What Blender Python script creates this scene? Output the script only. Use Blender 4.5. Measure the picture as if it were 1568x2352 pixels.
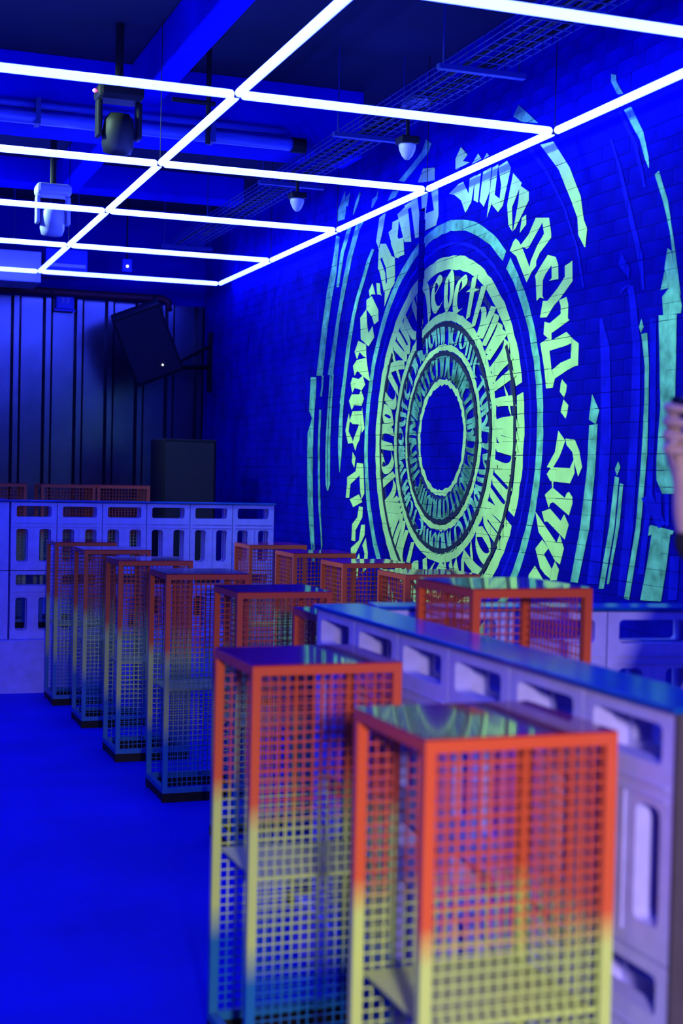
import bpy, bmesh, math, random
from mathutils import Vector, Matrix
from mathutils.geometry import tessellate_polygon

# ------------------------------------------------------------------ scene, camera, light
scene = bpy.context.scene
for o in list(bpy.data.objects): bpy.data.objects.remove(o)
COL = scene.collection
scene.view_settings.view_transform = 'Standard'
scene.view_settings.look = 'None'
scene.view_settings.gamma = 1.0
scene.view_settings.use_curve_mapping = False
scene.view_settings.exposure = 0.0

EYE = 1.6
def rotmat(y, p, r):
    return Matrix.Rotation(y, 3, 'Z') @ Matrix.Rotation(p, 3, 'X') @ Matrix.Rotation(r, 3, 'Y')
CAMR = rotmat(-0.3488, -0.0264, -0.022)
cam_d = bpy.data.cameras.new('camera'); cam = bpy.data.objects.new('camera', cam_d); COL.objects.link(cam)
rt, fw, up = CAMR.col[0], CAMR.col[1], CAMR.col[2]
m3 = Matrix((rt, up, -fw)).transposed()
cam.matrix_world = Matrix.Translation((0, 0, EYE)) @ m3.to_4x4()
cam_d.sensor_fit = 'VERTICAL'; cam_d.sensor_height = 36.0; cam_d.lens = 50.0
cam_d.clip_start = 0.05; cam_d.clip_end = 100
cam_d.dof.use_dof = True; cam_d.dof.focus_distance = 8.6; cam_d.dof.aperture_fstop = 2.4
scene.camera = cam

w = bpy.data.worlds.new('world'); scene.world = w; w.use_nodes = True
w.node_tree.nodes['Background'].inputs[0].default_value = (0.01, 0.015, 0.08, 1)
w.node_tree.nodes['Background'].inputs[1].default_value = 0.3

LED_EMIT = (0.90, 1.5, 31.0)

def lamp(name, kind, loc, target, color, power, size=0.2, spot=None, blend=0.5):
    d = bpy.data.lights.new(name, kind); d.color = color; d.energy = power
    if kind == 'AREA': d.shape = 'DISK'; d.size = size
    else: d.shadow_soft_size = size
    if spot: d.spot_size = math.radians(spot); d.spot_blend = blend
    o = bpy.data.objects.new(name, d); COL.objects.link(o); o.location = loc
    o.rotation_euler = (Vector(target) - Vector(loc)).to_track_quat('-Z', 'Y').to_euler()
    return o
# unseen greenish floods, added in place of the mural paint's fluorescent glow
for yy in (5.5, 6.8, 8.1, 9.4, 10.7):
    lamp('mural_glow_flood', 'SPOT', (0.35, yy, 3.95), (3.55, yy, 1.98), (0.55, 1.0, 0.70), 300, 0.10, 58, 0.55)
# warm white lamp, unseen behind the photographer, that lights the front tables
lamp('rear_lamp', 'SPOT', (0.20, -0.90, 1.85), (1.40, 2.6, 0.15), (1.0, 0.82, 0.88), 700, 0.12, 58, 1.0)

# ------------------------------------------------------------------ helpers
class MB:
    def __init__(s): s.v = []; s.f = []
    def add(s, vs, fs):
        n = len(s.v); s.v += [tuple(p) for p in vs]; s.f += [tuple(i + n for i in f) for f in fs]; return s
    def box(s, x0, x1, y0, y1, z0, z1):
        return s.add([(x0,y0,z0),(x1,y0,z0),(x1,y1,z0),(x0,y1,z0),(x0,y0,z1),(x1,y0,z1),(x1,y1,z1),(x0,y1,z1)],
                     [(3,2,1,0),(4,5,6,7),(0,1,5,4),(1,2,6,5),(2,3,7,6),(3,0,4,7)])
    def tube(s, pts, r, n=10, caps=True):
        pts = [Vector(p) for p in pts]; rs = r if isinstance(r, (list, tuple)) else [r]*len(pts)
        rings = []
        for i, p in enumerate(pts):
            a = pts[max(i-1,0)]; b = pts[min(i+1,len(pts)-1)]
            d = (b-a)
            if d.length < 1e-9: d = Vector((0,0,1))
            d.normalize()
            u = d.orthogonal().normalized() if not rings else (rings[-1][1] - d*rings[-1][1].dot(d)).normalized()
            v = d.cross(u)
            rings.append(([p + (u*math.cos(2*math.pi*k/n) + v*math.sin(2*math.pi*k/n))*rs[i] for k in range(n)], u))
        vs = []; fs = []
        for ri, (ring, _) in enumerate(rings):
            vs += ring
            if ri:
                for k in range(n):
                    a = (ri-1)*n; b = ri*n
                    fs.append((a+k, a+(k+1)%n, b+(k+1)%n, b+k))
        if caps:
            fs.append(tuple(reversed(range(n)))); fs.append(tuple(range(len(vs)-n, len(vs))))
        return s.add(vs, fs)
    def lathe(s, prof, n=20, c=(0,0,0)):
        vs = []; fs = []
        for (r, z) in prof:
            for k in range(n):
                a = 2*math.pi*k/n; vs.append((c[0]+r*math.cos(a), c[1]+r*math.sin(a), c[2]+z))
        for i in range(len(prof)-1):
            for k in range(n):
                fs.append((i*n+k, i*n+(k+1)%n, (i+1)*n+(k+1)%n, (i+1)*n+k))
        return s.add(vs, fs)
    def xf(s, M):
        s.v = [tuple(M @ Vector(p)) for p in s.v]; return s
    def mesh(s, name):
        me = bpy.data.meshes.new(name); me.from_pydata(s.v, [], s.f); me.update(); return me
    def obj(s, name, mat, parent=None, smooth=False, bevel=0.0):
        me = s.mesh(name); me.materials.append(mat)
        if smooth:
            for p in me.polygons: p.use_smooth = True
        o = bpy.data.objects.new(name, me); COL.objects.link(o)
        if parent: o.parent = parent
        if bevel:
            b = o.modifiers.new('bevel', 'BEVEL'); b.width = bevel; b.segments = 2; b.limit_method = 'ANGLE'
        return o

def tag(o, label=None, cat=None, group=None, kind=None):
    if label: o['label'] = label
    if cat: o['category'] = cat
    if group: o['group'] = group
    if kind: o['kind'] = kind
    return o
def thing(name, loc=(0,0,0), label=None, cat=None, group=None, rz=0.0, kind=None):
    o = bpy.data.objects.new(name, None); COL.objects.link(o); o.location = loc; o.rotation_euler.z = rz
    o.empty_display_size = 0.1
    return tag(o, label, cat, group, kind)
def copy_tree(o, parent=None):
    c = o.copy(); COL.objects.link(c); c.parent = parent
    for ch in list(o.children): copy_tree(ch, c)
    return c

def rrect(x0, x1, z0, z1, r, n=4):
    pts = []
    for cx, cz, a0 in ((x1-r, z1-r, 0), (x0+r, z1-r, 90), (x0+r, z0+r, 180), (x1-r, z0+r, 270)):
        for k in range(n+1):
            a = math.radians(a0 + 90*k/n); pts.append((cx + r*math.cos(a), cz + r*math.sin(a)))
    return pts
def holed_plate(mb, outer, holes, y0, y1, outer_sides=True):
    """flat plate in XZ with holes, from y0 (front) to y1 (back)"""
    loops = [outer] + holes
    flat = [p for l in loops for p in l]
    tris = tessellate_polygon([[Vector((p[0], p[1], 0)) for p in l] for l in loops])
    n = len(flat)
    vs = [(p[0], y0, p[1]) for p in flat] + [(p[0], y1, p[1]) for p in flat]
    fs = []
    for t in tris:
        a, b, c = (Vector((flat[i][0], flat[i][1])) for i in t)
        cr = (b-a).x*(c-a).y - (b-a).y*(c-a).x
        t = tuple(t) if cr > 0 else tuple(reversed(t))
        fs.append(t); fs.append(tuple(i+n for i in reversed(t)))
    i0 = 0
    for li, l in enumerate(loops):
        m = len(l)
        if li or outer_sides:
            for k in range(m):
                a = i0+k; b = i0+(k+1) % m
                fs.append((a, b, b+n, a+n) if li else (b, a, a+n, b+n))
        i0 += m
    mb.add(vs, fs); return mb

# ------------------------------------------------------------------ materials
def new_mat(name):
    m = bpy.data.materials.new(name); m.use_nodes = True
    nt = m.node_tree; b = nt.nodes['Principled BSDF']; return m, nt, b
def mat(name, col, rough=0.5, metal=0.0, spec=0.5, var=0.0, scale=8.0, bump=0.0, coat=0.0, detail=5.0):
    m, nt, b = new_mat(name)
    b.inputs['Base Color'].default_value = (*col, 1); b.inputs['Roughness'].default_value = rough
    b.inputs['Metallic'].default_value = metal; b.inputs['Specular IOR Level'].default_value = spec
    b.inputs['Coat Weight'].default_value = coat; b.inputs['Coat Roughness'].default_value = 0.05
    if var or bump:
        tc = nt.nodes.new('ShaderNodeTexCoord'); nz = nt.nodes.new('ShaderNodeTexNoise')
        nz.inputs['Scale'].default_value = scale; nz.inputs['Detail'].default_value = detail
        nt.links.new(tc.outputs['Object'], nz.inputs['Vector'])
        if var:
            cr = nt.nodes.new('ShaderNodeValToRGB')
            cr.color_ramp.elements[0].position = 0.3; cr.color_ramp.elements[1].position = 0.7
            cr.color_ramp.elements[0].color = (*[c*(1-var) for c in col], 1)
            cr.color_ramp.elements[1].color = (*[min(1, c*(1+var*0.6)) for c in col], 1)
            nt.links.new(nz.outputs['Fac'], cr.inputs['Fac']); nt.links.new(cr.outputs['Color'], b.inputs['Base Color'])
        if bump:
            bp = nt.nodes.new('ShaderNodeBump'); bp.inputs['Strength'].default_value = bump; bp.inputs['Distance'].default_value = 0.01
            nt.links.new(nz.outputs['Fac'], bp.inputs['Height']); nt.links.new(bp.outputs['Normal'], b.inputs['Normal'])
    return m
def emit_mat(name, col, strength=1.0):
    m, nt, b = new_mat(name)
    b.inputs['Base Color'].default_value = (0.8, 0.8, 0.8, 1)
    b.inputs['Emission Color'].default_value = (*col, 1); b.inputs['Emission Strength'].default_value = strength
    return m
def gradient_mat(name, rough=0.35):
    """powder coat that fades red > yellow-green > blue down the height of the table"""
    m, nt, b = new_mat(name); b.inputs['Roughness'].default_value = rough
    tc = nt.nodes.new('ShaderNodeTexCoord'); sp = nt.nodes.new('ShaderNodeSeparateXYZ')
    nt.links.new(tc.outputs['Object'], sp.inputs[0])
    nz = nt.nodes.new('ShaderNodeTexNoise'); nz.inputs['Scale'].default_value = 9; nt.links.new(tc.outputs['Object'], nz.inputs['Vector'])
    ma = nt.nodes.new('ShaderNodeMath'); ma.operation = 'MULTIPLY_ADD'; ma.inputs[1].default_value = 0.03
    nt.links.new(nz.outputs['Fac'], ma.inputs[0]); nt.links.new(sp.outputs['Z'], ma.inputs[2])
    mr = nt.nodes.new('ShaderNodeMapRange'); mr.inputs['From Min'].default_value = 0.0; mr.inputs['From Max'].default_value = 1.1
    nt.links.new(ma.outputs[0], mr.inputs['Value'])
    cr = nt.nodes.new('ShaderNodeValToRGB'); e = cr.color_ramp.elements
    e[0].position = 0.26; e[0].color = (0.012, 0.15, 0.36, 1)
    e[1].position = 0.36; e[1].color = (0.52, 0.70, 0.17, 1)
    for p, c in ((0.62, (0.52, 0.68, 0.17, 1)), (0.69, (0.64, 0.105, 0.03, 1)), (1.0, (0.64, 0.09, 0.03, 1))):
        x = e.new(p); x.color = c
    nt.links.new(mr.outputs[0], cr.inputs['Fac']); nt.links.new(cr.outputs['Color'], b.inputs['Base Color'])
    return m

M = {}
M['wall'] = mat('blue_wall_paint', (0.002, 0.003, 0.30), 0.85, spec=0.05, var=0.25, scale=3.0, bump=0.15)
M['brick'] = mat('blue_painted_brick', (0.002, 0.002, 0.28), 0.9, spec=0.03, var=0.35, scale=5.0, bump=0.5)
M['mortar'] = mat('dark_mortar', (0.002, 0.002, 0.15), 0.9, spec=0.03)
M['floor'] = mat('blue_floor_paint', (0.001, 0.006, 0.56), 0.6, spec=0.10, var=0.22, scale=1.3, bump=0.05)
M['ceiling'] = mat('dark_ceiling', (0.004, 0.006, 0.035), 0.9, var=0.3, scale=2.0)
M['beam'] = mat('blue_concrete_beam', (0.002, 0.003, 0.46), 0.9, spec=0.05, var=0.25, scale=2.0, bump=0.2)
M['mint'] = mat('mint_wall_paint', (0.50, 0.82, 0.23), 0.8, spec=0.1, var=0.14, scale=7.0)
M['teal'] = mat('teal_wall_paint', (0.17, 0.53, 0.30), 0.8, spec=0.1, var=0.5, scale=14.0)
M['mid'] = mat('pale_teal_wall_paint', (0.24, 0.62, 0.30), 0.8, spec=0.1, var=0.5, scale=12.0)
M['deep'] = mat('deep_teal_wall_paint', (0.12, 0.38, 0.20), 0.8, spec=0.1, var=0.8, scale=10.0)
M['blue'] = mat('bright_blue_wall_paint', (0.005, 0.006, 0.47), 0.9, spec=0.05, var=0.35, scale=9.0)
M['ink'] = mat('black_airbrush_paint', (0.006, 0.010, 0.03), 0.85)
M['inkfade'] = mat('navy_airbrush_paint', (0.004, 0.012, 0.11), 0.85)
M['dark_wall'] = mat('unlit_room_wall', (0.03, 0.028, 0.035), 0.9, spec=0.1)  # dark base colour stands in for the unlit end of the room
M['led'] = emit_mat('led_tube_glow', (LED_EMIT[0]/LED_EMIT[2], LED_EMIT[1]/LED_EMIT[2], 1.0), LED_EMIT[2])
M['black'] = mat('black_plastic', (0.008, 0.008, 0.010), 0.6, spec=0.2)
M['grille'] = mat('black_grille_cloth', (0.014, 0.013, 0.018), 0.8, var=0.3, scale=60)
M['frame'] = gradient_mat('fading_powder_coat')
M['top'] = mat('glossy_red_tabletop', (0.30, 0.012, 0.028), 0.09, spec=0.9, coat=0.6)
M['lilac'] = mat('lilac_cast_plastic', (0.42, 0.41, 0.90), 0.5, var=0.12, scale=14, bump=0.08)
M['cap'] = mat('glossy_blue_cap', (0.004, 0.07, 0.42), 0.18, spec=0.6, var=0.3, scale=5)
M['endboard'] = mat('dark_grey_board', (0.055, 0.045, 0.075), 0.7, var=0.15, scale=20)
M['metal'] = mat('galvanised_sheet', (0.155, 0.155, 0.18), 0.24, metal=0.95, var=0.2, scale=3, bump=0.06)
M['darkred'] = mat('oxblood_paint', (0.10, 0.012, 0.02), 0.6)
M['steel'] = mat('zinc_steel', (0.02, 0.035, 0.20), 0.5, metal=0.3)
M['pipe'] = mat('brightened_pipe_steel', (0.07, 0.09, 0.62), 0.35, var=0.3, scale=2.0)  # steel tone brightened in the base colour for its light blue highlights
M['greycase'] = mat('pale_grey_case', (0.34, 0.34, 0.50), 0.5)
M['duct'] = mat('painted_duct', (0.02, 0.03, 0.45), 0.5, var=0.15, scale=4)
M['white'] = mat('white_plastic', (0.7, 0.68, 0.75), 0.4)
M['skin'] = mat('skin', (0.74, 0.50, 0.46), 0.5, var=0.12, scale=20)
M['cloth'] = mat('black_cloth', (0.014, 0.013, 0.015), 0.9, var=0.2, scale=40, bump=0.2)
M['hair'] = mat('dark_hair', (0.02, 0.013, 0.01), 0.6)
M['red_led'] = emit_mat('red_indicator', (1.0, 0.03, 0.25), 4.0)
M['white_led'] = emit_mat('white_indicator', (1.0, 0.95, 1.0), 4.0)
M['glass'] = mat('dark_lens', (0.01, 0.01, 0.02), 0.05, spec=0.8)

# ------------------------------------------------------------------ the room
WX, BY, CZ = 3.55, 13.9, 4.16     # right wall plane, back wall plane, ceiling height
LX, RY = -4.6, -4.2               # left wall and rear wall, behind the photographer
tag(MB().box(LX-0.2, WX+0.3, RY-0.2, BY+0.3, -0.2, 0.0).obj('floor', M['floor']), kind='structure')
tag(MB().box(LX-0.2, WX+0.3, RY-0.2, BY+0.3, CZ, CZ+0.2).obj('ceiling', M['ceiling']), kind='structure')
tag(MB().box(LX-0.2, LX, RY, BY, 0, CZ).obj('wall_left', M['dark_wall']), kind='structure')
tag(MB().box(LX, WX, RY-0.2, RY, 0, CZ).obj('wall_front', M['dark_wall']), kind='structure')
wall_r = tag(MB().box(WX+0.075, WX+0.3, RY, BY, 0, CZ).obj('wall_right', M['mortar']), kind='structure')
BR0 = 4.15                        # bricks are built from here to the back wall
MB().box(WX, WX+0.075, RY, BR0, 0, CZ).obj('plaster', M['wall'], wall_r)

# brick courses of the right wall
rnd = random.Random(4)
BH, BL, JT = 0.075, 0.25, 0.0034
CHASES = [(8.325, 8.425, 2.42, 3.33)]
SHALLOW = [(5.665, 5.775, 2.36, 4.0), (11.12, 11.28, 2.35, 3.3)]
def in_chase(y0, y1, z):
    for a, b, c, d in CHASES:
        if y0 < b-0.01 and y1 > a+0.01 and c < z < d: return (a, b)
    return None
BRICKS = []                       # (y0, y1, z0, z1, recess)
nrow = int(math.ceil(CZ/BH))
for r in range(nrow):
    z0 = r*BH; z1 = min(CZ, z0+BH)
    y = BR0 - (BL/2 if r % 2 else 0)
    while y < BY:
        a, b = max(y, BR0), min(y+BL, BY)
        y += BL
        if b-a < 0.02: continue
        ch = in_chase(a, b, (z0+z1)/2)
        rec = rnd.random()*0.0009
        if any(c0 < a+BL/2 < d0+0.12 and e0 < z0 < f0 for c0, d0, e0, f0 in SHALLOW): rec = 0.0022
        if ch:
            for s0, s1, rr in ((a, max(a, min(b, ch[0] + (0.012 if r % 2 else 0))), rec), (max(a, ch[0]), min(b, ch[1]), 0.05), (max(a, min(b, ch[1])), b, rec)):
                if s1-s0 > 0.015: BRICKS.append((s0, s1, z0, z1, rr))
        else: BRICKS.append((a, b, z0, z1, rec))
def brick_geo(mb, y0, y1, z0, z1, x):
    h = JT/2; y0 += h; y1 -= h; z0 += h; z1 -= h; d = WX+0.076
    mb.add([(x,y0,z0),(x,y1,z0),(x,y1,z1),(x,y0,z1),(d,y0,z0),(d,y1,z0),(d,y1,z1),(d,y0,z1)],
           [(3,2,1,0),(0,1,5,4),(1,2,6,5),(2,3,7,6),(3,0,4,7)])
full = sorted([b for b in BRICKS if b[1]-b[0] > 0.245 and b[3]-b[2] > 0.07 and 5.3 < b[0] and 1.15 < b[2] < 3.9 and b[4] < 0.01], key=lambda b: b[0])[:300]
fs = set(full)
bm_ = MB(); h = JT/2
bm_.add([(0,h,h),(0,BL-h,h),(0,BL-h,BH-h),(0,h,BH-h),(0.075,h,h),(0.075,BL-h,h),(0.075,BL-h,BH-h),(0.075,h,BH-h)],
        [(3,2,1,0),(0,1,5,4),(1,2,6,5),(2,3,7,6),(3,0,4,7)])
bmesh_ = bm_.mesh('brick'); bmesh_.materials.append(M['brick'])
for (y0, y1, z0, z1, rec) in full:
    o = bpy.data.objects.new('brick', bmesh_); COL.objects.link(o); o.parent = wall_r; o.location = (WX+rec, y0, z0)
rest = MB()
for b in BRICKS:
    if b not in fs: brick_geo(rest, b[0], b[1], b[2], b[3], WX+b[4])
tag(rest.obj('brickwork', M['brick'], wall_r), kind='stuff')
mo = MB()
for b in BRICKS:
    if b[4] < 0.01:
        x = WX+0.0024; mo.add([(x, b[0], b[2]), (x, b[1], b[2]), (x, b[1], b[3]), (x, b[0], b[3])], [(3, 2, 1, 0)])
tag(mo.obj('mortar', M['mortar'], wall_r), kind='stuff')

# back wall: trapezoidal metal sheets on a dark wall
wall_b = tag(MB().box(LX, WX+0.3, BY+0.04, BY+0.3, 0, CZ).obj('wall_back', M['ceiling']), kind='structure')
P = 0.30
prof = [(0.0, 0), (0.005, 0), (0.195, 0), (0.20, 0), (0.226, -0.042), (0.274, -0.042), (0.30, 0)]
def sheet(x0, nr):
    mb = MB(); pts = []
    for k in range(nr):
        for px, py in prof[:-1]: pts.append((k*P+px, py))
    pts.append((nr*P, 0))
    n = len(pts); zt = 3.24
    mb.add([(p[0], p[1], 0.0) for p in pts] + [(p[0], p[1], zt) for p in pts], [(i, i+1, n+i+1, n+i) for i in range(n-1)])
    mb.add([(p[0], p[1]+0.02, 0.0) for p in pts] + [(p[0], p[1]+0.02, zt) for p in pts], [(i+1, i, n+i, n+i+1) for i in range(n-1)])
    return mb
sm = sheet(0, 3).mesh('corrugated_sheet'); sm.materials.append(M['metal'])
for k in range(9):
    x0 = 1.80 - 0.9*7 + 0.9*k - 0.045
    if x0 + 0.9 > WX: 
        pass
    o = bpy.data.objects.new('corrugated_sheet', sm); COL.objects.link(o); o.parent = wall_b; o.location = (x0, BY+0.018 - 0.004*(k % 2), 0)
MB().box(LX, WX, BY+0.0, BY+0.05, 3.24, CZ).obj('upper_panel', M['wall'], wall_b)

# ceiling beams
t1 = tag(MB().box(1.79, 1.95, RY, 8.97, 3.90, CZ).obj('trim_1', M['beam'], None, bevel=0.01), kind='structure')
t2 = tag(MB().box(LX, 3.36, 8.97, 9.35, 3.72, CZ).obj('trim_2', M['beam'], None, bevel=0.01), kind='structure')
t3 = tag(MB().box(LX, 3.40, 12.0, 12.3, 3.95, CZ).obj('trim_3', M['beam'], None, bevel=0.01), kind='structure')
t4 = tag(MB().box(LX, 3.36, 3.6, 3.98, 3.85, CZ).obj('trim_4', M['beam'], None, bevel=0.01), kind='structure')
t5 = tag(MB().box(1.79, 1.95, 9.35, 12.0, 3.90, CZ).obj('trim_5', M['beam'], None, bevel=0.01), kind='structure')

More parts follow.
